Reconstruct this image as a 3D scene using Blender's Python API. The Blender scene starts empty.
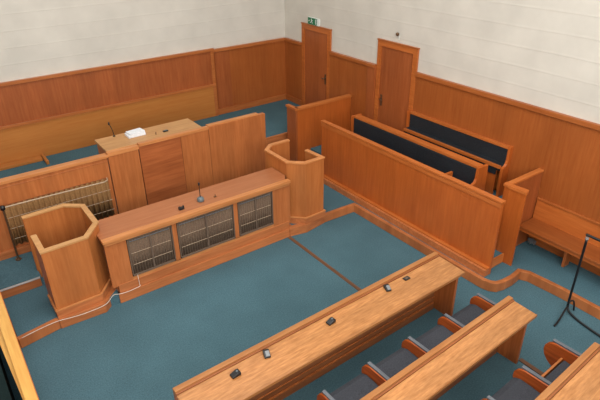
import bpy, bmesh, math, random
from mathutils import Vector, Matrix
random.seed(4)
SC = bpy.context.scene
COL = SC.collection
PI = math.pi
ORG = {}

# ------------------------------------------------------------------ materials
def lin(c):
    return tuple(((v/255)/12.92 if v/255 <= .04045 else ((v/255+.055)/1.055)**2.4) for v in c)

def newmat(name, rough=.5, spec=.5, metal=0.0):
    m = bpy.data.materials.new(name); m.use_nodes = True
    b = m.node_tree.nodes['Principled BSDF']
    b.inputs['Roughness'].default_value = rough
    b.inputs['Specular IOR Level'].default_value = spec
    b.inputs['Metallic'].default_value = metal
    return m, m.node_tree.nodes, m.node_tree.links, b

def ramp(N, stops):
    r = N.new('ShaderNodeValToRGB'); e = r.color_ramp.elements
    while len(e) < len(stops): e.new(.5)
    for k, (p, c) in enumerate(stops):
        e[k].position = p; e[k].color = (*c, 1)
    return r

def wood(name, mid, axis='z', contrast=.16, rough=.38, s=26, patch=.1, spec=.4, board=3.0, st_=.07):
    """veneered timber: fine stretched grain, broad veneer leaves, slight blotches"""
    m, N, L, b = newmat(name, rough, spec)
    tc = N.new('ShaderNodeTexCoord')
    def noise(sc, detail, rg):
        mp = N.new('ShaderNodeMapping'); mp.inputs['Scale'].default_value = sc
        L.new(tc.outputs['Object'], mp.inputs['Vector'])
        n = N.new('ShaderNodeTexNoise'); n.inputs['Scale'].default_value = 1
        n.inputs['Detail'].default_value = detail; n.inputs['Roughness'].default_value = rg
        L.new(mp.outputs['Vector'], n.inputs['Vector']); return n
    def st(a, l):
        return {'x': (l, a, a), 'y': (a, l, a), 'z': (a, a, l)}[axis]
    g = noise(st(s, s*st_), 6, .65)
    f = noise(st(board, board*.04), 2, .5)
    p = noise((1.7, 1.7, 1.7), 3, .6)
    md = lin(mid); md = (md[0]*.97, md[1]*1.08, md[2]*1.0)
    dk = tuple(v*(1-contrast)*k for v, k in zip(md, (1, .9, .8)))
    lt = tuple(min(1, v*(1+contrast)*k) for v, k in zip(md, (1, 1.06, 1.12)))
    r = ramp(N, [(.3, dk), (.52, md), (.72, lt)]); L.new(g.outputs['Fac'], r.inputs['Fac'])
    def mul(col, fac, lo, hi):
        mr = N.new('ShaderNodeMapRange'); mr.inputs['From Min'].default_value = .35; mr.inputs['From Max'].default_value = .65
        mr.inputs['To Min'].default_value = lo; mr.inputs['To Max'].default_value = hi
        L.new(fac, mr.inputs['Value'])
        v = N.new('ShaderNodeVectorMath'); v.operation = 'SCALE'
        L.new(col, v.inputs[0]); L.new(mr.outputs['Result'], v.inputs['Scale']); return v.outputs['Vector']
    c = mul(r.outputs['Color'], f.outputs['Fac'], 1-patch, 1+patch)
    c = mul(c, p.outputs['Fac'], 1-patch*.45, 1+patch*.45)
    L.new(c, b.inputs['Base Color'])
    bp = N.new('ShaderNodeBump'); bp.inputs['Strength'].default_value = .05; bp.inputs['Distance'].default_value = .01
    L.new(g.outputs['Fac'], bp.inputs['Height']); L.new(bp.outputs['Normal'], b.inputs['Normal'])
    return m

def speckle(name, c, rough=.95, s=160, amt=.35, big=.12, spec=.15):
    m, N, L, b = newmat(name, rough, spec)
    tc = N.new('ShaderNodeTexCoord')
    n = N.new('ShaderNodeTexNoise'); n.inputs['Scale'].default_value = s; n.inputs['Detail'].default_value = 3
    n2 = N.new('ShaderNodeTexNoise'); n2.inputs['Scale'].default_value = 1.3; n2.inputs['Detail'].default_value = 4
    for q in (n, n2): L.new(tc.outputs['Object'], q.inputs['Vector'])
    c = lin(c)
    r = ramp(N, [(.3, tuple(v*(1-amt) for v in c)), (.7, tuple(v*(1+amt) for v in c))])
    L.new(n.outputs['Fac'], r.inputs['Fac'])
    mr = N.new('ShaderNodeMapRange'); mr.inputs['From Min'].default_value = .3; mr.inputs['From Max'].default_value = .7
    mr.inputs['To Min'].default_value = 1-big; mr.inputs['To Max'].default_value = 1+big
    L.new(n2.outputs['Fac'], mr.inputs['Value'])
    v = N.new('ShaderNodeVectorMath'); v.operation = 'SCALE'
    L.new(r.outputs['Color'], v.inputs[0]); L.new(mr.outputs['Result'], v.inputs['Scale'])
    L.new(v.outputs['Vector'], b.inputs['Base Color'])
    bp = N.new('ShaderNodeBump'); bp.inputs['Strength'].default_value = .25; bp.inputs['Distance'].default_value = .004
    L.new(n.outputs['Fac'], bp.inputs['Height']); L.new(bp.outputs['Normal'], b.inputs['Normal'])
    return m

def plain(name, c, rough=.4, metal=0, spec=.5):
    m, N, L, b = newmat(name, rough, spec, metal)
    tc = N.new('ShaderNodeTexCoord'); n = N.new('ShaderNodeTexNoise'); n.inputs['Scale'].default_value = 30
    L.new(tc.outputs['Object'], n.inputs['Vector'])
    c = lin(c); r = ramp(N, [(.3, tuple(v*.93 for v in c)), (.7, tuple(min(1, v*1.07) for v in c))])
    L.new(n.outputs['Fac'], r.inputs['Fac']); L.new(r.outputs['Color'], b.inputs['Base Color'])
    return m

def plaster(name, c):
    """painted plaster lined out in wide horizontal courses"""
    m, N, L, b = newmat(name, .85, .2)
    tc = N.new('ShaderNodeTexCoord'); sx = N.new('ShaderNodeSeparateXYZ'); L.new(tc.outputs['Object'], sx.inputs[0])
    def math_(op, a, v=None):
        q = N.new('ShaderNodeMath'); q.operation = op; L.new(a, q.inputs[0])
        if v is not None: q.inputs[1].default_value = v
        return q.outputs[0]
    wob = N.new('ShaderNodeTexNoise'); wob.inputs['Scale'].default_value = .8; L.new(tc.outputs['Object'], wob.inputs['Vector'])
    z = N.new('ShaderNodeMath'); z.operation = 'MULTIPLY_ADD'; L.new(wob.outputs['Fac'], z.inputs[0]); z.inputs[1].default_value = .03
    L.new(sx.outputs['Z'], z.inputs[2])
    t = math_('FRACT', math_('DIVIDE', math_('ADD', z.outputs[0], -2.552+2.82), .282))
    r = ramp(N, [(0, (.0,)*3), (.06, (.9,)*3), (.16, (.45,)*3), (1, (.5,)*3)])
    L.new(t, r.inputs['Fac'])
    n = N.new('ShaderNodeTexNoise'); n.inputs['Scale'].default_value = 2.2; n.inputs['Detail'].default_value = 6
    L.new(tc.outputs['Object'], n.inputs['Vector'])
    c = lin(c); r2 = ramp(N, [(.3, tuple(v*.93 for v in c)), (.7, tuple(min(1, v*1.05) for v in c))])
    L.new(n.outputs['Fac'], r2.inputs['Fac']); L.new(r2.outputs['Color'], b.inputs['Base Color'])
    ad = N.new('ShaderNodeMath'); ad.operation = 'MULTIPLY_ADD'; L.new(n.outputs['Fac'], ad.inputs[0]); ad.inputs[1].default_value = .35
    L.new(r.outputs['Color'], ad.inputs[2])
    bp = N.new('ShaderNodeBump'); bp.inputs['Strength'].default_value = .16; bp.inputs['Distance'].default_value = .03
    L.new(ad.outputs[0], bp.inputs['Height']); L.new(bp.outputs['Normal'], b.inputs['Normal'])
    return m

M = {}
M['front'] = wood('oak_front_panel', (179, 101, 57), 'z')
M['witness'] = wood('golden_oak_panel', (181, 103, 55), 'z', contrast=.12)
M['front_h'] = wood('oak_cross_grain_panel', (166, 88, 50), 'x', contrast=.28, s=16)
M['front_x'] = wood('oak_rail_lengthwise', (196, 122, 74), 'x')
M['front_y'] = wood('oak_rail_crosswise', (190, 110, 62), 'y')
M['plinth'] = wood('oak_plinth', (184, 106, 64), 'x', contrast=.2)
M['kerb'] = wood('oak_kerb', (178, 102, 60), 'z', contrast=.12, s=6)
M['floorstrip'] = wood('dark_floor_strip', (112, 74, 56), 'y', contrast=.2)
M['desk_top'] = wood('oak_writing_top', (168, 100, 66), 'x', contrast=.1, patch=.05)
M['judge_top'] = wood('oak_pale_desktop', (192, 136, 90), 'x', contrast=.14, patch=.08)
M['bar_top'] = wood('worn_oak_top', (178, 116, 72), 'x', contrast=.3, patch=.1, rough=.32, s=38, board=9, st_=.14)
M['bar_bead'] = wood('worn_oak_bead', (164, 104, 62), 'x', contrast=.14, rough=.32)
M['bar_body'] = wood('oak_bar_body', (138, 78, 46), 'x', contrast=.25)
M['bar_end'] = wood('oak_bar_end', (172, 92, 48), 'z', contrast=.25)
M['jury'] = wood('reddish_oak_panel', (182, 89, 37), 'z', contrast=.12, patch=.07)
M['jury_y'] = wood('reddish_oak_rail', (186, 98, 46), 'y', contrast=.14, patch=.06)
M['jury_x'] = wood('reddish_oak_rail_across', (190, 104, 52), 'x', contrast=.14, patch=.06)
M['bench'] = wood('dark_polished_bench', (150, 78, 38), 'y', contrast=.16, rough=.32)
M['wain'] = wood('wall_veneer', (160, 83, 39), 'z', contrast=.11, patch=.09, board=1.8)
M['wain_up'] = wood('dark_red_wall_veneer', (160, 82, 44), 'z', contrast=.14, patch=.12, board=2.6)
M['wain_low'] = wood('pale_orange_wall_board', (184, 110, 54), 'x', contrast=.06, patch=.04)
M['wain_rail_x'] = wood('wall_rail', (178, 98, 52), 'x', contrast=.14, patch=.06)
M['wain_rail_y'] = wood('wall_rail_side', (172, 92, 46), 'y', contrast=.14, patch=.06)
M['seatwood'] = wood('orange_seat_wood', (182, 84, 36), 'y', contrast=.3, rough=.3)
M['pale'] = wood('pale_varnished_rail', (208, 148, 80), 'y', contrast=.1, patch=.06, rough=.3)
M['carpet'] = speckle('blue_carpet', (74, 104, 114), s=60, amt=.24, big=.1)
M['darkfloor'] = speckle('dark_green_cloth', (18, 32, 32))
M['black'] = speckle('black_upholstery', (34, 38, 43), rough=.6, s=60, spec=.3)
M['grey'] = speckle('grey_seat_cloth', (68, 70, 76), s=70, amt=.2)
M['strip'] = plain('grey_edge_strip', (100, 104, 110), .5)
M['greyplastic'] = plain('grey_plastic', (96, 106, 110), .4)
M['blackplastic'] = plain('black_plastic', (26, 26, 28), .35)
M['lightgrey'] = plain('light_grey_plastic', (122, 124, 126), .4)
M['blackmetal'] = plain('black_painted_steel', (22, 24, 27), .35)
M['chrome'] = plain('bright_metal', (205, 205, 205), .35, .6)
M['dullmetal'] = plain('dull_bronze', (110, 84, 62), .4, .6)
M['wire'] = plain('pale_wire', (176, 152, 126), .5)
M['white'] = plain('white_paper', (228, 230, 234), .8)
M['whitecable'] = plain('white_cable', (222, 208, 194), .5)
M['signgreen'] = plain('exit_green', (16, 112, 70), .4)
M['signwhite'] = plain('exit_white', (218, 224, 220), .4)
M['pleat'] = speckle('brown_pleated_cloth', (112, 92, 76), rough=.9, s=50, amt=.2)
M['pleat_olive'] = speckle('olive_pleated_cloth', (140, 104, 66), rough=.9, s=50, amt=.2)
M['screenframe'] = plain('dark_bronze_frame', (104, 86, 72), .5)
M['grillewire'] = plain('bronze_grille_wire', (124, 104, 88), .5)
M['plaster'] = plaster('cream_lined_plaster', (211, 206, 196))
M['ceiling'] = plain('ceiling_white', (235, 232, 225), .9)

# ------------------------------------------------------------------ mesh builder
class MB:
    def __init__(s): s.bm = bmesh.new()
    def box(s, x0, x1, y0, y1, z0, z1):
        v = [s.bm.verts.new((x, y, z)) for x in (x0, x1) for y in (y0, y1) for z in (z0, z1)]
        for f in ((0,1,3,2), (4,6,7,5), (0,4,5,1), (2,3,7,6), (0,2,6,4), (1,5,7,3)):
            s.bm.faces.new([v[i] for i in f])
        return s
    def prism(s, pts, a0, a1, axis='z'):
        """pts: polygon in the plane across axis -> (x,y) for z, (x,z) for y, (y,z) for x"""
        def P(p, a): return {'z': (p[0], p[1], a), 'y': (p[0], a, p[1]), 'x': (a, p[0], p[1])}[axis]
        lo = [s.bm.verts.new(P(p, a0)) for p in pts]; hi = [s.bm.verts.new(P(p, a1)) for p in pts]
        n = len(pts)
        s.bm.faces.new(lo[::-1]); s.bm.faces.new(hi)
        for i in range(n): s.bm.faces.new((lo[i], lo[(i+1) % n], hi[(i+1) % n], hi[i]))
        return s
    def ribbon(s, pts, w, z0, z1, side=1, closed=False):
        """vertical wall along a polyline in plan; thickness w to the left (side=1) or right (-1)"""
        off = offset(pts, w*side, closed)
        n = len(pts); m = n if closed else n-1
        A = [[s.bm.verts.new((p[0], p[1], z)) for z in (z0, z1)] for p in pts]
        B = [[s.bm.verts.new((p[0], p[1], z)) for z in (z0, z1)] for p in off]
        for i in range(m):
            j = (i+1) % n
            for q in ((A[i][0], A[j][0], A[j][1], A[i][1]), (B[j][0], B[i][0], B[i][1], B[j][1]),
                      (A[i][1], A[j][1], B[j][1], B[i][1]), (A[j][0], A[i][0], B[i][0], B[j][0])):
                s.bm.faces.new(q)
        if not closed:
            s.bm.faces.new((A[0][0], A[0][1], B[0][1], B[0][0])); s.bm.faces.new((A[-1][1], A[-1][0], B[-1][0], B[-1][1]))
        return s
    def tube(s, pts, r, n=10):
        pts = [Vector(p) for p in pts]; rings = []
        rr = r if isinstance(r, (list, tuple)) else [r]*len(pts)
        up = Vector((.13, .27, .95))
        for i, p in enumerate(pts):
            t = (pts[min(i+1, len(pts)-1)] - pts[max(i-1, 0)]).normalized()
            u = t.cross(up)
            if u.length < .05: u = t.cross(Vector((1, 0, 0)))
            u.normalize(); w = t.cross(u)
            rings.append([s.bm.verts.new(p + rr[i]*(math.cos(2*PI*k/n)*u + math.sin(2*PI*k/n)*w)) for k in range(n)])
        for a, b in zip(rings, rings[1:]):
            for k in range(n): s.bm.faces.new((a[k], a[(k+1) % n], b[(k+1) % n], b[k]))
        s.bm.faces.new(rings[0][::-1]); s.bm.faces.new(rings[-1]); return s
    def lathe(s, prof, c, n=20):
        rings = [[s.bm.verts.new((c[0]+r*math.cos(2*PI*k/n), c[1]+r*math.sin(2*PI*k/n), c[2]+z)) for k in range(n)] for r, z in prof]
        for a, b in zip(rings, rings[1:]):
            for k in range(n): s.bm.faces.new((a[k], a[(k+1) % n], b[(k+1) % n], b[k]))
        s.bm.faces.new(rings[0][::-1]); s.bm.faces.new(rings[-1]); return s
    def pleats(s, x0, x1, y, z0, z1, pitch, amp, thick=.006, deep=False):
        n = int((x1-x0)/pitch*12); F = []; 
        for dy in (0, thick):
            col = []
            for i in range(n+1):
                x = x0+(x1-x0)*i/n
                u = math.sin(2*PI*(x-x0)/pitch+.5*math.sin(5.3*x)); lobe = max(0, u)**.5 if deep else abs(math.sin(PI*(x-x0)/pitch))**.7
                yy = y + dy + amp*(1-lobe)+.004*math.sin(9.1*x)
                col.append([s.bm.verts.new((x, yy, z)) for z in (z0, z1)])
            F.append(col)
        for i in range(n):
            a, b = F[0], F[1]
            s.bm.faces.new((a[i][0], a[i+1][0], a[i+1][1], a[i][1])); s.bm.faces.new((b[i+1][0], b[i][0], b[i][1], b[i+1][1]))
            s.bm.faces.new((a[i][1], a[i+1][1], b[i+1][1], b[i][1])); s.bm.faces.new((a[i+1][0], a[i][0], b[i][0], b[i+1][0]))
        for i in (0, n):
            s.bm.faces.new((F[0][i][0], F[0][i][1], F[1][i][1], F[1][i][0]))
        return s
    def build(s, name, mat, parent=None, loc=None, bevel=.0025, smooth=False, rotz=0):
        bm = s.bm
        bmesh.ops.recalc_face_normals(bm, faces=bm.faces)
        o = Vector(ORG[parent.name]) if parent is not None else Vector(loc or (0, 0, 0))
        if parent is None and loc is not None and rotz: o = Vector((0, 0, 0))
        bmesh.ops.translate(bm, verts=bm.verts, vec=-o)
        me = bpy.data.meshes.new(name); bm.to_mesh(me); bm.free()
        me.materials.append(M[mat])
        if smooth:
            for p in me.polygons: p.use_smooth = True
        ob = bpy.data.objects.new(name, me); COL.objects.link(ob)
        if bevel:
            b = ob.modifiers.new('bevel', 'BEVEL'); b.width = bevel; b.segments = 2; b.limit_method = 'ANGLE'; b.angle_limit = .7
        if parent is not None:
            ob.parent = parent; ORG[ob.name] = ORG[parent.name]
        elif loc is not None:
            ob.location = loc; ob.rotation_euler.z = rotz; ORG[ob.name] = o
        else: ORG[ob.name] = (0, 0, 0)
        return ob

def offset(pts, w, closed=False):
    n = len(pts); out = []
    for i in range(n):
        p = Vector(pts[i])
        a = Vector(pts[i-1]) if (i > 0 or closed) else None
        b = Vector(pts[(i+1) % n]) if (i < n-1 or closed) else None
        ns = []
        for q0, q1 in ((a, p), (p, b)):
            if q0 is None or q1 is None: continue
            d = (q1-q0).normalized(); ns.append(Vector((-d.y, d.x)))
        if len(ns) == 1: v = ns[0]*w
        else:
            m = (ns[0]+ns[1]).normalized(); v = m*(w/max(.3, m.dot(ns[0])))
        out.append((p.x+v.x, p.y+v.y))
    return out

def bx(*a): return MB().box(*a)

def tag(o, label, cat, group=None):
    o['label'] = label; o['category'] = cat
    if group: o['group'] = group
    return o
def thing(name, label, cat, loc, rotz=0, group=None, local=False):
    o = bpy.data.objects.new(name, None); COL.objects.link(o); o.location = loc; o.rotation_euler.z = rotz
    ORG[o.name] = (0, 0, 0) if (rotz or local) else loc
    return tag(o, label, cat, group)
def struct(o):
    o['kind'] = 'structure'; return o
def copy_tree(o, parent=None):
    c = o.copy(); COL.objects.link(c); ORG[c.name] = ORG[o.name]
    if parent is not None: c.parent = parent
    for ch in list(o.children): copy_tree(ch, c)
    return c

# ------------------------------------------------------------------ room shell
XR, YB, YL, XC = 7.40, 10.80, 10.76, 5.43      # right wall, back wall, its left part, where it steps
struct(bx(-3, 7.7, -3, 11, -.2, 0).build('floor', 'carpet', bevel=0))
struct(bx(-3.2, XC, YL, 11, 0, 7.6).build('wall_back', 'plaster', bevel=0))
struct(bx(XC, 7.7, YB, 11, 0, 7.6).build('wall_back_recess', 'plaster', bevel=0))
w = MB().box(XR, 7.7, 7.81, YB, 0, 7.6); w.box(XR-.02, 7.7, -3, 7.81, 0, 7.6)
struct(w.build('wall_right', 'plaster', bevel=0))
struct(bx(-3.2, -3, -3, YL, 0, 7.6).build('wall_left', 'plaster', bevel=0))
# rear wall behind the gallery with three tall window openings
w = MB().box(-3.2, 7.7, -3.2, -3, 0, 3.6).box(-3.2, 7.7, -3.2, -3, 7.0, 7.6)
for x0, x1 in ((-3.2, -2.4), (.2, .9), (3.4, 4.1), (6.6, 7.7)): w.box(x0, x1, -3.2, -3, 3.6, 7.0)
struct(w.build('wall_rear', 'plaster', bevel=0))
c = MB().box(-3.2, 7.7, -3.2, -1, 7.6, 7.8).box(-3.2, 7.7, 5, 6.5, 7.6, 7.8).box(-3.2, 7.7, 8.7, 11, 7.6, 7.8).box(-3.2, -1, 6.5, 8.7, 7.6, 7.8).box(5.5, 7.7, 6.5, 8.7, 7.6, 7.8).box(-3.2, -1, -1, 5, 7.6, 7.8).box(5.5, 7.7, -1, 5, 7.6, 7.8)
struct(c.build('ceiling', 'ceiling', bevel=0))

# raised floors
def kerb_strip(name, pts, w=.07, z0=0, z1=.155, side=1, mat='kerb'):
    return struct(MB().ribbon(pts, w, z0, z1, side).build(name, mat, bevel=.008))
low = [(.12, 6.41), (.64, 6.49), (5.92, 6.50), (5.92, 3.60), (6.0, 3.45), (6.2, 3.42), (6.56, 3.44), (6.62, 3.3), (6.64, 2.8), (6.62, .6), (7.38, .6), (7.38, 8.9), (.12, 8.9)]
struct(MB().prism(low, 0, .15).build('floor_low_platform', 'carpet', bevel=0))
struct(MB().prism([(.12, 7.385), (.67, 7.385), (.67, 7.68), (2.15, 7.68), (2.15, 8.25), (.12, 8.25)], .15, .29).build('floor_left_step', 'carpet', bevel=0))
struct(MB().prism([(.12, 8.25), (5.11, 8.25), (5.11, 8.9), (7.40, 8.9), (7.40, YL), (.12, YL)], .15, .75).build('floor_dais', 'carpet', bevel=0))
struct(bx(6.28, 7.40, 7.75, 8.32, .15, .53).build('floor_landing', 'carpet', bevel=0))
struct(MB().prism([(6.1, 3.74), (6.53, 3.74), (6.53, 3.95), (7.38, 3.95), (7.38, 7.72), (6.1, 7.72)], .15, .30).build('floor_jury_tier', 'carpet', bevel=0))
struct(bx(6.42, 7.0, 4.4, 7.7, .30, .45).build('floor_jury_middle_tier', 'carpet', bevel=0))
struct(bx(7.0, 7.38, 3.97, 7.7, .30, .75).build('floor_jury_upper_tier', 'carpet', bevel=0))
kerb_strip('trim_1', [(.12, 6.35), (.64, 6.44)])
kerb_strip('trim_2', [(5.2, 6.47), (5.86, 6.44), (5.87, 3.62), (5.90, 3.50), (5.97, 3.42), (6.10, 3.385), (6.3, 3.375), (6.50, 3.40), (6.555, 3.30), (6.59, 2.8), (6.57, .6)])
struct(bx(.12, .65, 7.36, 7.385, .15, .285).build('trim_3', 'plinth'))
struct(bx(5.13, 6.25, 8.86, 8.9, .15, .755).build('trim_4', 'plinth'))
struct(bx(6.1, 6.5, 3.715, 3.74, .15, .305).build('trim_5', 'jury_x'))
struct(bx(.12, .65, 7.35, 7.38, .285, .302).build('trim_6', 'chrome', bevel=.002))
struct(bx(4.385, 4.445, 3.9, 6.46, 0, .006).build('trim_7', 'floorstrip', bevel=.002))

# wall panelling (continuous boarding fixed to the walls)
def panelling(name, boxes):
    """boxes: list of (mat, part name, coords)"""
    root = None
    for mat, nm, c in boxes:
        o = bx(*c).build(nm if root else name, mat, root)
        if root is None: root = struct(o)
    return root
x0, x1 = -3, XC
panelling('wall_back_panelling', [
    ('wain_up', '', (x0, x1, YL-.035, YL, .75, 2.22)),
    ('wain_low', 'lower_board', (x0, x1-.005, YL-.05, YL-.034, .75, 1.46)),
    ('wain_rail_x', 'dado_rail', (x0, x1, YL-.075, YL-.034, 1.45, 1.50)),
    ('wain_rail_x', 'cap_rail', (x0, x1+.02, YL-.075, YL, 2.22, 2.275)),
    ('wain_rail_x', 'corner_stile', (x1-.07, x1+.0, YL-.056, YL-.03, .75, 2.22))])
panelling('wall_recess_panelling', [
    ('wain', '', (XC, XR-.03, YB-.04, YB, .75, 2.18)),
    ('wain_up', 'dark_stile', (XC+.05, XC+.42, YB-.052, YB-.038, .88, 2.17)),
    ('wain_rail_x', 'cap_rail', (XC, XR-.03, YB-.075, YB, 2.18, 2.24)),
    ('wain_rail_x', 'skirting', (XC, XR-.03, YB-.07, YB-.038, .75, .88))])
panelling('wall_corner_panelling', [
    ('wain', '', (XR-.04, XR, 10.085, YB-.04, .75, 2.18)),
    ('wain_rail_y', 'cap_rail', (XR-.075, XR, 10.095, YB-.04, 2.18, 2.24)),
    ('wain_rail_y', 'skirting', (XR-.07, XR-.038, 10.095, YB-.07, .75, .88))])
panelling('wall_middle_panelling', [
    ('wain', '', (XR-.04, XR, 7.82, 9.065, .15, 2.18)),
    ('wain_rail_y', 'cap_rail', (XR-.075, XR, 7.82, 9.055, 2.18, 2.24))])
panelling('wall_pilaster_panelling', [
    ('wain_up', '', (XR-.09, XR-.02, 7.605, 7.82, .15, 2.2)),
    ('wain_rail_y', 'cap_rail', (XR-.11, XR-.02, 7.615, 7.83, 2.19, 2.25))])
panelling('wall_right_panelling', [
    ('wain', '', (XR-.05, XR-.02, -1, 6.585, .15, 2.25)),
    ('wain_rail_y', 'cap_rail', (XR-.085, XR-.02, -1, 6.565, 2.26, 2.33)),
    ('wain_rail_y', 'skirting', (XR-.075, XR-.049, -1, 3.84, .15, .30))])

# doors
def door(n, y0, y1, z0, z1, face, far=False):
    d = struct(bx(face-.012, face+.02, y0+.102, y1-.102, z0, z1-.102).build(f'door_{n}', 'wain_up'))
    f = MB().prism([(y0, z0), (y0+.1, z0), (y0+.1, z1-.1), (y1-.1, z1-.1), (y1-.1, z0), (y1, z0), (y1, z1), (y0, z1)], face-.028, face+.03, 'x')
    f.build('door_frame', 'jury_y', d)
    bx(face-.04, face+.03, y0-.012, y1+.012, z1+.001, z1+.022).build('door_head', 'wain_rail_y', d)
    MB().prism([(y0+.085, z0), (y0+.1, z0), (y0+.1, z1-.1), (y1-.1, z1-.1), (y1-.1, z0), (y1-.085, z0), (y1-.085, z1-.085), (y0+.085, z1-.085)], face-.036, face-.0275, 'x').build('frame_bead', 'jury_y', d, bevel=.002)
    yh, q = (y1-.17, -1) if far else (y0+.17, 1)
    bx(face-.02, face-.012, yh-.025, yh+.025, z0+.72, z0+.95).build('handle_plate', 'dullmetal', d)
    MB().tube([(face-.02, yh, z0+.86), (face-.06, yh, z0+.86), (face-.065, yh+.03*q, z0+.86), (face-.06, yh+.06*q, z0+.855)], .014).build('door_handle', 'dullmetal', d, bevel=0, smooth=True)
    return d
door(1, 9.06, 10.09, .75, 2.665, XR-.01)
d2 = door(2, 6.58, 7.60, .75, 2.73, XR-.03, True)
h = MB()
for z in (1.0, 2.35): h.tube([(XR-.046, 6.69, z-.05), (XR-.046, 6.69, z+.05)], .009)
h.build('hinge', 'dullmetal', d2, bevel=0)

# exit sign
t = thing('exit_sign', 'green and white running man exit sign above the far door', 'sign', (XR-.02, 9.63, 2.69))
bx(XR-.045, XR, 9.46, 9.84, 2.69, 2.84).build('sign_box', 'signwhite', t)
bx(XR-.049, XR-.044, 9.525, 9.835, 2.695, 2.835).build('sign_face', 'signgreen', t, bevel=0)
p = MB(); X0, X1 = XR-.052, XR-.0485
p.box(X0, X1, 9.56, 9.57, 2.71, 2.82)                                   # doorway
p.box(X0-.001, X1, 9.545, 9.55, 2.71, 2.825)
p.build('doorway_symbol', 'signwhite', t, bevel=0)
p = MB()
p.lathe([(.001, -.011), (.011, -.004), (.011, .004), (.001, .011)], (XR-.05, 9.705, 2.812), 10)
p.prism([(9.7, 2.795), (9.72, 2.80), (9.71, 2.755), (9.685, 2.755)], X0, X1, 'x')
p.prism([(9.705, 2.762), (9.69, 2.76), (9.665, 2.735), (9.675, 2.712), (9.685, 2.712), (9.682, 2.732)], X0, X1, 'x')
p.prism([(9.71, 2.762), (9.695, 2.757), (9.725, 2.735), (9.755, 2.725), (9.758, 2.737), (9.735, 2.747)], X0, X1, 'x')
p.prism([(9.7, 2.797), (9.675, 2.775), (9.655, 2.785), (9.659, 2.793), (9.675, 2.786), (9.695, 2.803)], X0, X1, 'x')
p.build('running_man_symbol', 'signwhite', t, bevel=0)
p = MB().prism([(9.81, 2.77), (9.79, 2.79), (9.79, 2.776), (9.77, 2.776), (9.77, 2.764), (9.79, 2.764), (9.79, 2.75)], X0, X1, 'x')
p.build('arrow_symbol', 'signwhite', t, bevel=0)
# small fitting above the nearer door
t = thing('wall_sensor', 'small dark sensor with white stem on plaster above nearer door', 'sensor', (XR-.02, 7.11, 2.80))
MB().lathe([(.002, -.03), (.026, -.022), (.032, 0), (.026, .022), (.002, .03)], (XR-.055, 7.11, 2.91), 14).build('sensor_head', 'dullmetal', t, bevel=0, smooth=True)
MB().tube([(XR-.02, 7.11, 2.88), (XR-.05, 7.11, 2.885)], .012).build('bracket', 'dullmetal', t, bevel=0)
MB().tube([(XR-.03, 7.09, 2.885), (XR-.03, 7.085, 2.81)], .007).build('stem', 'signwhite', t, bevel=0)

# ------------------------------------------------------------------ judge's bench
JY = 8.2
t = thing('judges_bench', 'long panelled judge bench with raised pale desktop behind the clerk desk', 'bench', (2.6, JY, .15))
bx(.13, 2.13, JY+.01, JY+.07, .29, 1.49).build('front_panel', 'front', t)
bx(.13, 2.14, JY-.02, JY+.11, 1.485, 1.53).build('top_rail', 'front_x', t)
bx(.13, 2.14, JY-.002, JY+.01, 1.42, 1.43).build('moulding', 'front', t)
bx(.13, 2.14, JY-.03, JY+.012, .29, .41).build('skirting', 'plinth', t)
bx(2.145, 2.645, JY-.005, JY+.07, .15, 1.53).build('front_panel', 'front', t)
bx(2.14, 2.655, JY-.02, JY+.06, 1.50, 1.565).build('top_rail', 'front_x', t)
bx(2.66, 3.40, JY+.0, JY+.07, .15, 1.545).build('front_panel', 'front_h', t)['label'] = 'cross grained reddish panel'
bx(3.405, 3.935, JY+.0, JY+.07, .15, 1.545).build('front_panel', 'front', t)
bx(2.66, 3.935, JY-.02, JY+.06, 1.54, 1.59).build('top_rail', 'front_x', t)
bx(3.94, 5.12, JY+.0, JY+.08, .15, 1.50).build('front_panel', 'front', t)
bx(3.94, 5.12, JY-.004, JY+.08, 1.25, 1.575).build('upper_panel', 'front', t)
bx(3.94, 4.98, JY+.005, JY+.10, 1.57, 1.60).build('top_rail', 'front_x', t)
bx(2.15, 3.86, JY+.055, 8.85, 1.535, 1.575).build('desktop', 'judge_top', t)
bx(2.17, 2.21, JY+.07, 8.82, .75, 1.54).build('side_panel', 'front', t)
bx(3.80, 3.84, JY+.07, 8.82, .75, 1.54).build('side_panel', 'front', t)
# pleated curtain behind brass rods set in the left part
g = bx(.505, 2.075, JY-.004, JY+.012, .47, 1.15).build('curtain_recess', 'bar_body', t, bevel=0)
MB().pleats(.515, 2.065, JY-.066, .48, 1.15, .078, .052, .006, True).build('pleated_curtain', 'pleat_olive', g, bevel=0, smooth=True)
for z in (.96, .78, .60):
    MB().tube([(.51, JY-.062, z), (2.07, JY-.062, z)], .0045, 8).build('curtain_rod', 'wire', g, bevel=0)

t = thing('handrail', 'thin metal handrail with dark post in front of the pleated curtain', 'handrail', (.5, 8.05, .29))
MB().tube([(.5, 8.05, .30), (.5, 8.05, 1.23)], .014).build('post', 'dullmetal', t, bevel=0)
MB().lathe([(.045, 0), (.045, .012), (.02, .02), (.016, .05)], (.5, 8.05, .29), 14).build('base_flange', 'dullmetal', t, bevel=0)
MB().lathe([(.01, -.045), (.032, -.028), (.036, 0), (.03, .03), (.008, .04)], (.5, 8.05, 1.19), 14).build('knob', 'blackmetal', t, bevel=0, smooth=True)
MB().tube([(.5, 8.05, 1.19), (.9, 8.053, 1.185), (1.98, 8.06, 1.155), (2.04, 8.10, 1.153), (2.06, 8.195, 1.15)], .010).build('rail', 'wire', t, bevel=0)

# low timber plinth and divider on the dais by the back wall
tag(bx(.13, 1.55, 10.52, 10.70, .752, .80).build('low_plinth', 'wain_low', loc=(.9, 10.4, .752)), 'low timber plinth on blue dais carpet along the back wall', 'plinth')
tag(bx(1.56, 1.61, 10.28, YL-.055, .752, .82).build('floor_divider', 'wain_low', loc=(1.6, 10.5, .752)), 'thin timber divider across the dais carpet by back wall', 'divider')

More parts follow.
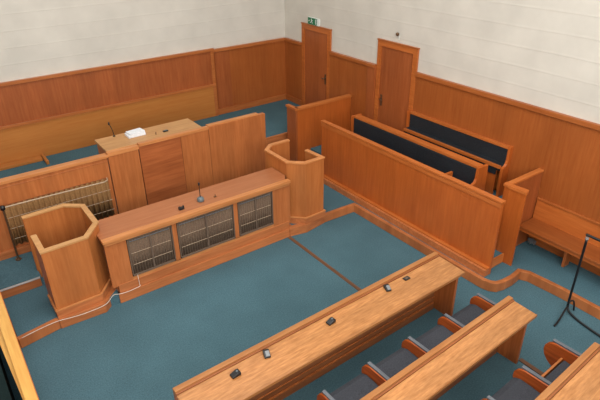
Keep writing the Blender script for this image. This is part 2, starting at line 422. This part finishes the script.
# ------------------------------------------------------------------ clerk's desk
DY = 6.5
t = thing('clerk_desk', 'long clerk desk with pleated grille screens between the witness boxes', 'desk', (2.95, 6.7, 0))
MB().prism([(1.402, 6.54), (1.402, 6.70), (1.47, 6.79), (1.48, 6.82), (1.48, 7.09), (4.51, 7.07), (4.51, 6.68), (4.42, 6.54)], 1.035, 1.065).build('desktop', 'desk_top', t)
bx(1.40, 4.46, 6.445, 6.535, 1.03, 1.075).build('front_bead', 'front_x', t)
bx(1.42, 4.45, 6.465, 6.50, .985, 1.03).build('moulding', 'front_x', t)
bx(1.42, 1.72, DY, DY+.04, .27, .99).build('stile', 'front', t)
bx(2.395, 2.465, DY, DY+.04, .33, .99).build('stile', 'front', t)
bx(3.415, 3.485, DY, DY+.04, .33, .99).build('stile', 'front', t)
bx(4.14, 4.48, DY, DY+.04, .27, .99).build('stile', 'front', t)
bx(1.72, 4.14, DY, DY+.04, .22, .345).build('bottom_rail', 'front_x', t)
bx(1.50, 4.45, 6.49, DY+.03, .14, .29).build('plinth', 'plinth', t)
bx(1.475, 4.43, 6.465, 6.56, 0, .15).build('kerb', 'plinth', t)
bx(1.72, 4.14, 6.94, 6.97, .15, 1.035).build('back_panel', 'front', t)
for xa, xb in ((1.725, 2.39), (2.47, 3.41), (3.49, 4.135)):
    f = MB()
    f.box(xa, xa+.016, DY-.008, DY+.03, .345, .98).box(xb-.016, xb, DY-.008, DY+.03, .345, .98)
    f.box(xa, xb, DY-.008, DY+.03, .95, .985).box(xa, xb, DY-.008, DY+.03, .345, .37)
    xm = (xa+xb)/2
    f.box(xm-.012, xm+.012, DY-.004, DY+.02, .36, .96)
    s = f.build('grille_screen', 'screenframe', t, bevel=.002)
    MB().pleats(xa+.02, xb-.02, DY+.016, .35, .97, .04, .012).build('pleated_curtain', 'pleat', s, bevel=0, smooth=True)
    for z in (.92, .72, .53):
        MB().tube([(xa+.035, DY+.002, z), (xb-.035, DY+.002, z)], .0038 if z < .9 else .006, 6).build('cross_wire', 'wire' if z < .9 else 'strip', s, bevel=0)
    k = int((xb-xa)/.04); wm = MB()
    for i in range(1, k): wm.tube([(xa+(xb-xa)*i/k, DY+.006, .37), (xa+(xb-xa)*i/k, DY+.006, .955)], .002, 6)
    wm.build('wire_grille', 'grillewire', s, bevel=0)

# ------------------------------------------------------------------ witness boxes
def witness_box(label, P, z1, zi, kerb_pts, plinth_pts, origin, cm='judge_top'):
    """P: outer outline, open between its first and last point, walked with the inside on the left"""
    t = thing('witness_box', label, 'witness box', origin)
    MB().ribbon(P, .05, .15, z1-.03).build('panel_wall', 'witness', t)
    cap = offset(P, -.012)
    MB().ribbon(cap, .074, z1-.028, z1).build('cap_rail', cm, t)
    MB().ribbon(plinth_pts, .03, .14, .27).build('plinth', 'plinth', t)
    MB().ribbon(offset(plinth_pts, -.008), .03, .265, .285).build('plinth_moulding', 'front_x', t)
    MB().ribbon(kerb_pts, .10, 0, .155).build('kerb', 'plinth', t)
    inn = offset(P, .055)
    MB().prism(inn, .155, zi).build('box_floor', 'carpet', t, bevel=0)
    return t
LB = [(.655, 6.98), (.655, 6.485), (1.24, 6.495), (1.475, 6.80), (1.475, 7.42), (1.235, 7.62), (.66, 7.60)]
witness_box('left octagonal witness box with open top beside the left steps', LB, 1.205, .17,
            [(.64, 6.43), (1.25, 6.40), (1.49, 6.63), (1.50, 6.50)],
            [(.64, 6.90), (.64, 6.46), (1.25, 6.465), (1.495, 6.77), (1.495, 6.9)], (1.06, 7.0, .15))
RB = [(5.12, 7.46), (4.72, 7.46), (4.53, 7.30), (4.53, 6.66), (4.76, 6.44), (5.15, 6.45), (5.12, 6.88)]
witness_box('right octagonal witness box with open top beside the jury front', RB, 1.305, .17,
            [(4.43, 6.58), (4.44, 6.46), (4.75, 6.395), (5.2, 6.47)],
            [(4.51, 6.76), (4.51, 6.65), (4.75, 6.415), (5.175, 6.425), (5.165, 6.52)], (4.84, 6.9, .15), 'front_x')

# ------------------------------------------------------------------ screen near the far corridor
t = thing('panelled_screen', 'tall timber screen reaching the right wall between witness box and far door', 'screen', (6.6, 8.4, .15))
bx(5.96, XR-.045, 8.325, 8.385, .15, 1.42).build('front_panel', 'jury', t)
bx(5.94, XR-.045, 8.30, 8.41, 1.42, 1.465).build('top_rail', 'jury_x', t)
bx(5.92, 5.97, 8.33, 8.64, .15, 1.42).build('end_panel', 'wain_up', t)
bx(5.905, 5.985, 8.31, 8.66, 1.42, 1.465).build('end_rail', 'jury_y', t)

# ------------------------------------------------------------------ jury box
t = thing('jury_barrier', 'long reddish timber jury box front standing on the kerb', 'jury box front', (6.07, 5.65, .15))
bx(6.045, 6.095, 3.64, 7.66, .15, 1.35).build('front_panel', 'jury', t)
bx(6.03, 6.12, 3.63, 7.67, 1.355, 1.385).build('top_rail', 'jury_y', t)
bx(5.948, 6.046, 3.64, 7.62, .15, .26).build('skirting', 'plinth', t)
bx(5.985, 6.046, 3.64, 7.62, .26, .285).build('skirting_moulding', 'jury_y', t)
bx(6.035, 6.046, 3.64, 7.66, 1.28, 1.345).build('upper_rail', 'jury_y', t)

def pew(label, y0, y1, prof, back, seat, rail, cush, origin, extra=None):
    t = thing('jury_pew', label, 'pew', origin)
    far = [(cush[0]-.03, prof[0][1]), (cush[0]-.03, prof[-2][1]), prof[-2], prof[-1]]
    for y, pf in ((y0, prof), (y1-.045, far)):
        MB().prism(pf, y, y+.045, 'y').build('end_panel', 'jury', t)
    bx(back[0], back[1], y0+.045, y1-.045, back[2], back[3]).build('backrest', 'jury_y', t)
    bx(rail[0], rail[1], y0+.045, y1-.045, rail[2], rail[3]).build('top_rail', 'jury_y', t)
    bx(cush[0], cush[1], y0+.05, y1-.05, cush[2], cush[3]).build('back_cushion', 'black', t, bevel=.012)
    bx(seat[0]+.03, seat[1], y0+.045, y1-.045, seat[2], seat[3]).build('seat_cushion', 'black', t, bevel=.012)
    bx(seat[0], seat[0]+.04, y0+.045, y1-.045, seat[3]-.05, seat[3]).build('seat_nosing', 'jury_y', t)
    return t
p1 = [(6.36, .45), (6.36, 1.12), (6.52, 1.13), (6.60, 1.16), (6.63, 1.21), (6.64, 1.40), (6.87, 1.40), (6.90, .45)]
P1 = pew('front black upholstered jury pew just behind the jury box front', 4.49, 7.48, p1, (6.70, 6.80, .5, 1.37), (6.38, 6.70, .80, .90),
     (6.66, 6.80, 1.37, 1.41), (6.655, 6.70, .88, 1.365), (6.6, 6.0, .45))
bx(6.36, 6.60, 4.93, 4.97, .9, 1.19).build('armrest', 'jury', P1)
p2 = [(7.18, .75), (7.17, 1.27), (7.23, 1.285), (7.265, 1.32), (7.28, 1.38), (7.285, 1.605), (7.365, 1.605), (7.365, .75)]
P2 = pew('rear black upholstered jury pew against the right wall below the nearer door', 4.42, 6.63, p2, (7.32, 7.36, .8, 1.57), (7.15, 7.32, 1.20, 1.30),
     (7.28, 7.36, 1.56, 1.60), (7.29, 7.32, 1.28, 1.56), (7.27, 5.55, .75))
bx(7.175, 7.195, 4.545, 6.585, 1.12, 1.25).build('front_pad', 'black', P2, bevel=0)
bx(7.20, 7.22, 4.545, 6.585, .75, 1.22).build('front_board', 'jury', P2, bevel=0)

t = thing('jury_end_screen', 'L-shaped timber end screen of jury box running to the right wall', 'screen', (6.9, 3.85, .15))
MB().prism([(6.50, 3.93), (6.485, 3.84), (6.50, 3.57), (6.575, 3.60), (6.55, 3.80), (6.55, 3.93)], .15, 1.375).build('return_panel', 'jury', t)
MB().prism([(6.485, 3.94), (6.47, 3.84), (6.487, 3.555), (6.59, 3.59), (6.565, 3.80), (6.565, 3.94)], 1.375, 1.42).build('return_cap', 'jury_y', t)
bx(6.555, XR-.052, 3.85, 3.92, .15, 1.39).build('cross_panel', 'wain_up', t)
bx(6.57, XR-.052, 3.84, 3.93, 1.39, 1.42).build('cross_cap', 'jury_x', t)

# wall bench
t = thing('wall_bench', 'long timber wall bench on the right platform below the panelling', 'bench', (7.15, 2.6, .15))
bx(6.93, 7.325, .9, 3.835, .56, .60).build('seat', 'bench', t, bevel=.008)
bx(6.95, 6.97, .9, 3.835, .51, .56).build('seat_apron', 'jury_y', t)
MB().prism([(7.31, .60), (7.325, .60), (7.35, .93), (7.33, .93)], .9, 3.835, 'y').build('backrest', 'jury_y', t)
bx(7.315, 7.349, .9, 3.835, .925, .955).build('back_rail', 'wain_rail_y', t)
for y in (3.10, 1.95):
    bx(7.10, 7.24, y-.02, y+.02, .15, .56).build('leg', 'bar_end', t)
# tangle of grey cable under the bench end
cb = MB(); pts = []
for i in range(90):
    a = i*.42; r = .05+.03*math.sin(i*1.7)
    pts.append((7.27+.4*r*math.cos(a)+.012*math.sin(i*.9), 3.74+.9*r*math.sin(a), (.157+.10*abs(math.sin(i*.61)))))
cb.tube(pts, .004, 6)
tag(cb.build('cable_tangle', 'lightgrey', loc=(7.27, 3.74, .15), bevel=0, smooth=True), 'tangle of pale cable on carpet under the wall bench end', 'cable')

# ------------------------------------------------------------------ counsel rows
def bar(label, x0, y0, Ln, rz, zt, d=.5, py=-.13):
    t = thing('counsel_desk', label, 'desk', (x0, y0, 0), rz)
    bx(0, Ln, -.062, 0, zt-.06, zt+.018).build('front_bead', 'bar_bead', t, bevel=.006)
    bx(.004, Ln-.004, -.085, -.0625, zt-.05, zt-.001).build('inner_bead', 'bar_body', t, bevel=.003)
    MB().prism([(-.0855, zt-.045), (-.0855, zt-.014), (-d, zt-.03), (-d, zt-.062)], .0, Ln-.002, 'x').build('writing_top', 'bar_top', t, bevel=.005)
    bx(0, Ln, -d-.012, -d, zt-.066, zt-.028).build('rear_edge', 'bar_bead', t)
    bx(.06, Ln-.07, py-.035, py, 0, zt-.062).build('modesty_panel', 'bar_body', t)
    if py < -.05:
        bx(.06, Ln-.07, py-.055, py-.035, 0, .10).build('skirting', 'bar_body', t)
        bx(.06, Ln-.07, py-.05, py-.035, .10, .12).build('skirting_moulding', 'bar_end', t)
        bx(.06, Ln-.07, py-.045, py-.035, .20, .215).build('panel_moulding', 'bar_end', t)
    for x in (.003, Ln-.049):
        bx(x, x+.045, -d+.07, -.002, 0, zt-.063).build('end_panel', 'bar_end', t)
    return t
bar('longest counsel desk facing the clerk desk with five black devices on top', 1.17, 3.80, 3.86, .0185, .84, .50, -.10)
bar('middle counsel desk behind the first row of grey seats', 1.2, 2.545, 3.82, .042, .845, .37, -.005)
bar('nearest counsel desk at the lower right corner of the floor', 1.25, 1.46, 3.79, .055, .88, .42, -.005)

def seat_bank(label, x0, y0, rz, n, zs=.42, last_up=False, pitch=.645):
    """row of fixed tip-up seats; x along the row, y=0 at the divider fronts, going back to -y"""
    t = thing('seat_bank', label, 'seats', (x0, y0, 0), rz)
    for k in range(n+1):
        x = k*pitch
        pr = [(-.40, .10), (-.40, .552), (-.09, .552), (-.04, .54), (.0, .51), (.03, .46), (.035, .40), (.015, .33), (-.03, .27), (-.10, .22), (-.12, .10)]
        o = MB().prism(pr, x-.024, x+.012, 'x').build('divider', 'seatwood', t, bevel=.008)
        bx(x-.012, x+.03, -.40, -.035, .553, .575).build('edge_strip', 'strip', o, bevel=.004)
    for k in range(n):
        a, b = k*pitch+.036, (k+1)*pitch-.028
        if last_up and k == n-1:
            MB().prism([(-.375, .32), (-.375, .40), (-.22, .42), (-.20, .33)], a, b, 'x').build('seat', 'grey', t, bevel=.015)
            bx(a, b, -.205, -.18, .30, .425).build('seat_edge', 'front_y', t)
        else:
            MB().prism([(-.375, .31), (-.375, .40), (-.20, zs+.005), (-.06, zs+.01), (.01, zs-.02), (.02, zs-.06), (-.02, zs-.09)], a, b, 'x').build('seat', 'grey', t, bevel=.015)
    bx(0, n*pitch, -.40, -.38, .10, .56).build('back_board', 'bar_body', t)
    bx(-.03, n*pitch+.03, -.36, -.12, 0, .10).build('base_rail', 'bar_body', t)
    return t
seat_bank('row of grey seats between the longest and middle counsel desks', 1.845, 3.115, .024, 5)
seat_bank('row of grey seats in front of the nearest counsel desk', 3.15, 2.04, .05, 3, last_up=True)
struct(bx(5.06, 5.12, 2.0, 2.42, 0, .012).build('trim_8', 'floorstrip', bevel=.003))

# ------------------------------------------------------------------ small things on the desks
devs = [(1.765, 3.60, .03, 'plain', 'plain black desk device, first from the left end of the longest counsel desk'),
        (2.17, 3.645, .25, 'screen', 'black desk device with pale face, second from the left end of the longest desk'),
        (3.03, 3.635, .1, 'plain', 'plain black desk device near the middle of the longest counsel desk'),
        (3.97, 3.69, .25, 'screen', 'black desk device with pale face, second from the right end of longest desk'),
        (4.315, 3.70, .02, 'flat', 'flat black plate set in the right end of the longest counsel desk')]
for x, y, rz, kind, lab in devs:
    z = .84-.014-.0386*max(0, 3.80+.0185*(x-1.17)-y-.0855)+.002
    t = thing('desk_device', lab, 'device', (x, y, z), rz if kind != 'screen' else rz+1.0, 'black devices on the longest counsel desk', local=True)
    if kind == 'flat':
        bx(-.045, .045, -.03, .03, .001, .010).build('plate', 'blackplastic', t)
        bx(-.025, .025, -.014, .014, .0095, .012).build('socket', 'screenframe', t)
    else:
        MB().prism([(-.05, .001), (-.05, .02), (.02, .046), (.05, .042), (.05, .001)], -.034, .034, 'y').build('body', 'blackplastic', t, bevel=.006)
        if kind == 'screen':
            MB().prism([(-.042, .0225), (-.043, .026), (.016, .049), (.018, .0445)], -.028, .014, 'y').build('face', 'lightgrey', t, bevel=.001)
        else:
            MB().lathe([(.012, 0), (.012, .008), (.004, .012)], (.02, 0, .044), 12).build('knob', 'greyplastic', t, bevel=0)

def gooseneck(label, x, y, z, h, lean=(0, 0), base=True, cat='microphone'):
    t = thing('gooseneck_microphone', label, cat, (x, y, z))
    if base:
        MB().lathe([(.05, 0), (.056, .015), (.05, .05), (.036, .065), (.01, .07)], (x, y, z), 18).build('base', 'greyplastic', t, bevel=0, smooth=True)
    else:
        MB().lathe([(.022, 0), (.022, .012), (.01, .018)], (x, y, z), 14).build('base', 'blackplastic', t, bevel=0)
    pts = [(x+lean[0]*k*k, y+lean[1]*k*k, z+.01+h*k) for k in [i/8 for i in range(9)]]
    MB().tube(pts, .006, 8).build('stem', 'blackplastic', t, bevel=0)
    e = pts[-1]
    MB().lathe([(.004, -.02), (.014, -.012), (.015, .025), (.005, .035)], e, 12).build('head', 'blackplastic', t, bevel=0, smooth=True)
gooseneck('gooseneck microphone on rounded grey base on the clerk desk', 2.985, 6.72, 1.065, .27)
gooseneck('slim gooseneck microphone standing upright on the judge bench desktop', 2.47, 8.80, 1.575, .22, (-.05, 0), False)
t = thing('desk_socket', 'small black notched box on clerk desk left of the grey microphone', 'socket', (2.64, 6.66, 1.065))
bx(2.60, 2.68, 6.635, 6.685, 1.065, 1.10).build('body', 'blackplastic', t)
for xa in (2.60, 2.66): bx(xa, xa+.02, 6.635, 6.66, 1.0995, 1.125).build('clip', 'blackplastic', t)
t = thing('desk_clip', 'tiny dark clip on the clerk desk right of the grey microphone', 'clip', (3.22, 6.70, 1.065))
bx(3.20, 3.24, 6.69, 6.71, 1.065, 1.08).build('foot', 'dullmetal', t, bevel=.002)
MB().tube([(3.22, 6.70, 1.075), (3.225, 6.70, 1.11)], .006, 8).build('pin', 'dullmetal', t, bevel=0)
t = thing('desk_switch', 'small black switch lying on the right end of judge bench desktop', 'switch', (3.26, 8.48, 1.575))
bx(3.215, 3.305, 8.455, 8.505, 1.575, 1.592).build('body', 'blackplastic', t)
bx(3.235, 3.285, 8.467, 8.493, 1.590, 1.60).build('rocker', 'greyplastic', t)
tag(MB().tube([(3.07, 8.44, 1.575), (3.072, 8.44, 1.62)], .007, 8).build('peg', 'dullmetal', loc=(3.07, 8.44, 1.575), bevel=0), 'tiny dark peg upright on judge desktop beside the black switch', 'peg')

# loose stack of white papers: each sheet bundle slightly askew
sp = [(2.78, 8.64, 0, .30, .20, .04, 'bottom bundle of white papers beside the judge microphone'),
      (2.79, 8.645, .12, .27, .18, .03, 'top bundle of white papers, lying askew on another bundle')]
z = 1.575
for x, y, rz, a, b_, hgt, lab in sp:
    o = MB()
    for k in range(3):
        j = .006*(k % 2)
        o.box(-a/2+j, a/2-j*.5, -b_/2-j, b_/2-j, k*hgt/3, (k+1)*hgt/3-.001)
    ob = o.build('paper_bundle', 'white', loc=(x, y, z), rotz=rz or .0001, bevel=.002)
    tag(ob, lab, 'papers', 'white papers on the judge bench'); z += hgt

# white cable running round the left witness box plinth
cp = [(.16, 6.345, .165), (.40, 6.39, .162), (.62, 6.42, .15), (.8, 6.41, .13), (1.0, 6.40, .12), (1.25, 6.385, .145), (1.40, 6.50, .16),
      (1.48, 6.47, .165), (1.60, 6.455, .16), (1.72, 6.453, .17), (1.78, 6.452, .18), (1.785, 6.47, .21), (1.785, 6.48, .36)]
def smoothp(P, n=6):
    P = [Vector(p) for p in P]; out = []
    for i in range(len(P)-1):
        a, b, c, d = P[max(i-1, 0)], P[i], P[i+1], P[min(i+2, len(P)-1)]
        for k in range(n):
            u = k/n
            out.append(.5*((2*b)+(c-a)*u+(2*a-5*b+4*c-d)*u*u+(3*b-a-3*c+d)*u**3))
    return out+[P[-1]]
tag(MB().tube(smoothp(cp), .0045, 6).build('white_cable', 'whitecable', loc=(1.0, 6.4, .15), bevel=0, smooth=True), 'thin white cable running along the left witness box plinth', 'cable')

# ------------------------------------------------------------------ black tubular stand
t = thing('steel_stand', 'black tubular steel stand on blue carpet at the right edge', 'stand', (6.38, 2.55, 0))
MB().tube(smoothp([(6.40, 2.585, 1.20), (6.40, 2.585, .6), (6.40, 2.585, .12), (6.39, 2.56, .05), (6.36, 2.50, .03), (6.30, 2.3, .025), (6.25, 1.9, .025), (6.30, 1.66, .03), (6.38, 1.52, .05), (6.40, 1.5, .12), (6.40, 1.5, .6), (6.40, 1.5, 1.24)]), .016).build('upright', 'blackmetal', t, bevel=0, smooth=True)
MB().tube(smoothp([(6.40, 2.60, 1.235), (6.40, 2.585, 1.245), (6.40, 2.50, 1.245), (6.40, 1.5, 1.245)]), .018).build('top_arm', 'blackmetal', t, bevel=0, smooth=True)
MB().lathe([(.022, 0), (.022, .03)], (6.40, 2.585, 1.185), 12).build('collar', 'chrome', t, bevel=0)
MB().tube(smoothp([(6.39, 2.57, .10), (6.30, 2.56, .085), (6.10, 2.52, .03), (5.97, 2.50, .02)]), .013).build('foot', 'blackmetal', t, bevel=0, smooth=True)
MB().tube(smoothp([(6.40, 2.58, .15), (6.44, 2.57, .17), (6.475, 2.55, .15), (6.475, 2.52, .02)]), .012).build('foot', 'blackmetal', t, bevel=0, smooth=True)

# ------------------------------------------------------------------ pale side rail at the left edge
t = thing('side_partition', 'side partition with pale varnished top rail at the left edge', 'partition', (.04, 5.0, 0))
MB().prism([(-.014, 8.0), (-.03, 2.6), (.055, 2.6), (.115, 8.0)], 1.06, 1.10).build('top_rail', 'pale', t)
MB().prism([(.085, 8.0), (.04, 2.6), (.062, 2.6), (.122, 8.0)], 1.03, 1.075).build('rail_moulding', 'jury_y', t)
MB().prism([(.02, 8.0), (0, 2.6), (.045, 2.6), (.10, 8.0)], 0, 1.06).build('panel', 'jury', t)
MB().prism([(-.10, 6.0), (-.036, 4.2), (-.02, 2.6), (0, 2.6), (.02, 6.0)], .99, 1.05).build('ledge', 'pale', t)
tag(bx(-1.6, -.125, 2.6, 7.6, 0, .96).build('dark_enclosure', 'darkfloor', loc=(-.8, 5, 0)), 'dark green covered block beside the pale rail at the left edge', 'block')

# ------------------------------------------------------------------ light
W = bpy.data.worlds.new('World'); SC.world = W; W.use_nodes = True
bg = W.node_tree.nodes['Background']; bg.inputs[0].default_value = (.86, .93, 1, 1); bg.inputs[1].default_value = 1.0
def area(name, loc, rot, sx, sy, e, c):
    l = bpy.data.lights.new(name, 'AREA'); l.shape = 'RECTANGLE'; l.size = sx; l.size_y = sy; l.energy = e; l.color = c
    o = bpy.data.objects.new(name, l); COL.objects.link(o); o.location = loc; o.rotation_euler = rot; return o
area('skylight', (2.25, 2.0, 7.58), (0, 0, 0), 6.3, 5.8, 400, (1, .965, .92))
for x, e in ((-1.1, 330), (2.15, 190), (5.35, 70)):
    area('window_daylight', (x, -2.95, 5.3), (PI/2, 0, 0), 2.4, 3.2, e, (1, .975, .94))
area('rear_fill_light', (2.25, 7.6, 7.58), (0, 0, 0), 6.3, 2.2, 80, (1, .96, .91))  # added overhead fill lamp, lifts the back wall and the low curtain
SC.view_settings.view_transform = 'Standard'; SC.view_settings.look = 'None'; SC.view_settings.gamma = 1
SC.view_settings.exposure = 0.0
SC.view_settings.use_curve_mapping = False
try: SC.cycles.use_denoising = True
except Exception: pass

# ------------------------------------------------------------------ camera
cam = bpy.data.cameras.new('Camera'); co = bpy.data.objects.new('Camera', cam); COL.objects.link(co)
cam.sensor_width = 36; cam.lens = 36*540.893/600; cam.clip_start = .05
r = Vector((.8082, -.5888, -.0098)); dn = Vector((-.2895, -.3829, -.8772)); f = Vector((.5128, .7118, -.4799))
mt = Matrix(((r.x, -dn.x, -f.x, 0), (r.y, -dn.y, -f.y, 0), (r.z, -dn.z, -f.z, 5.0), (0, 0, 0, 1)))
co.matrix_world = mt
SC.camera = co
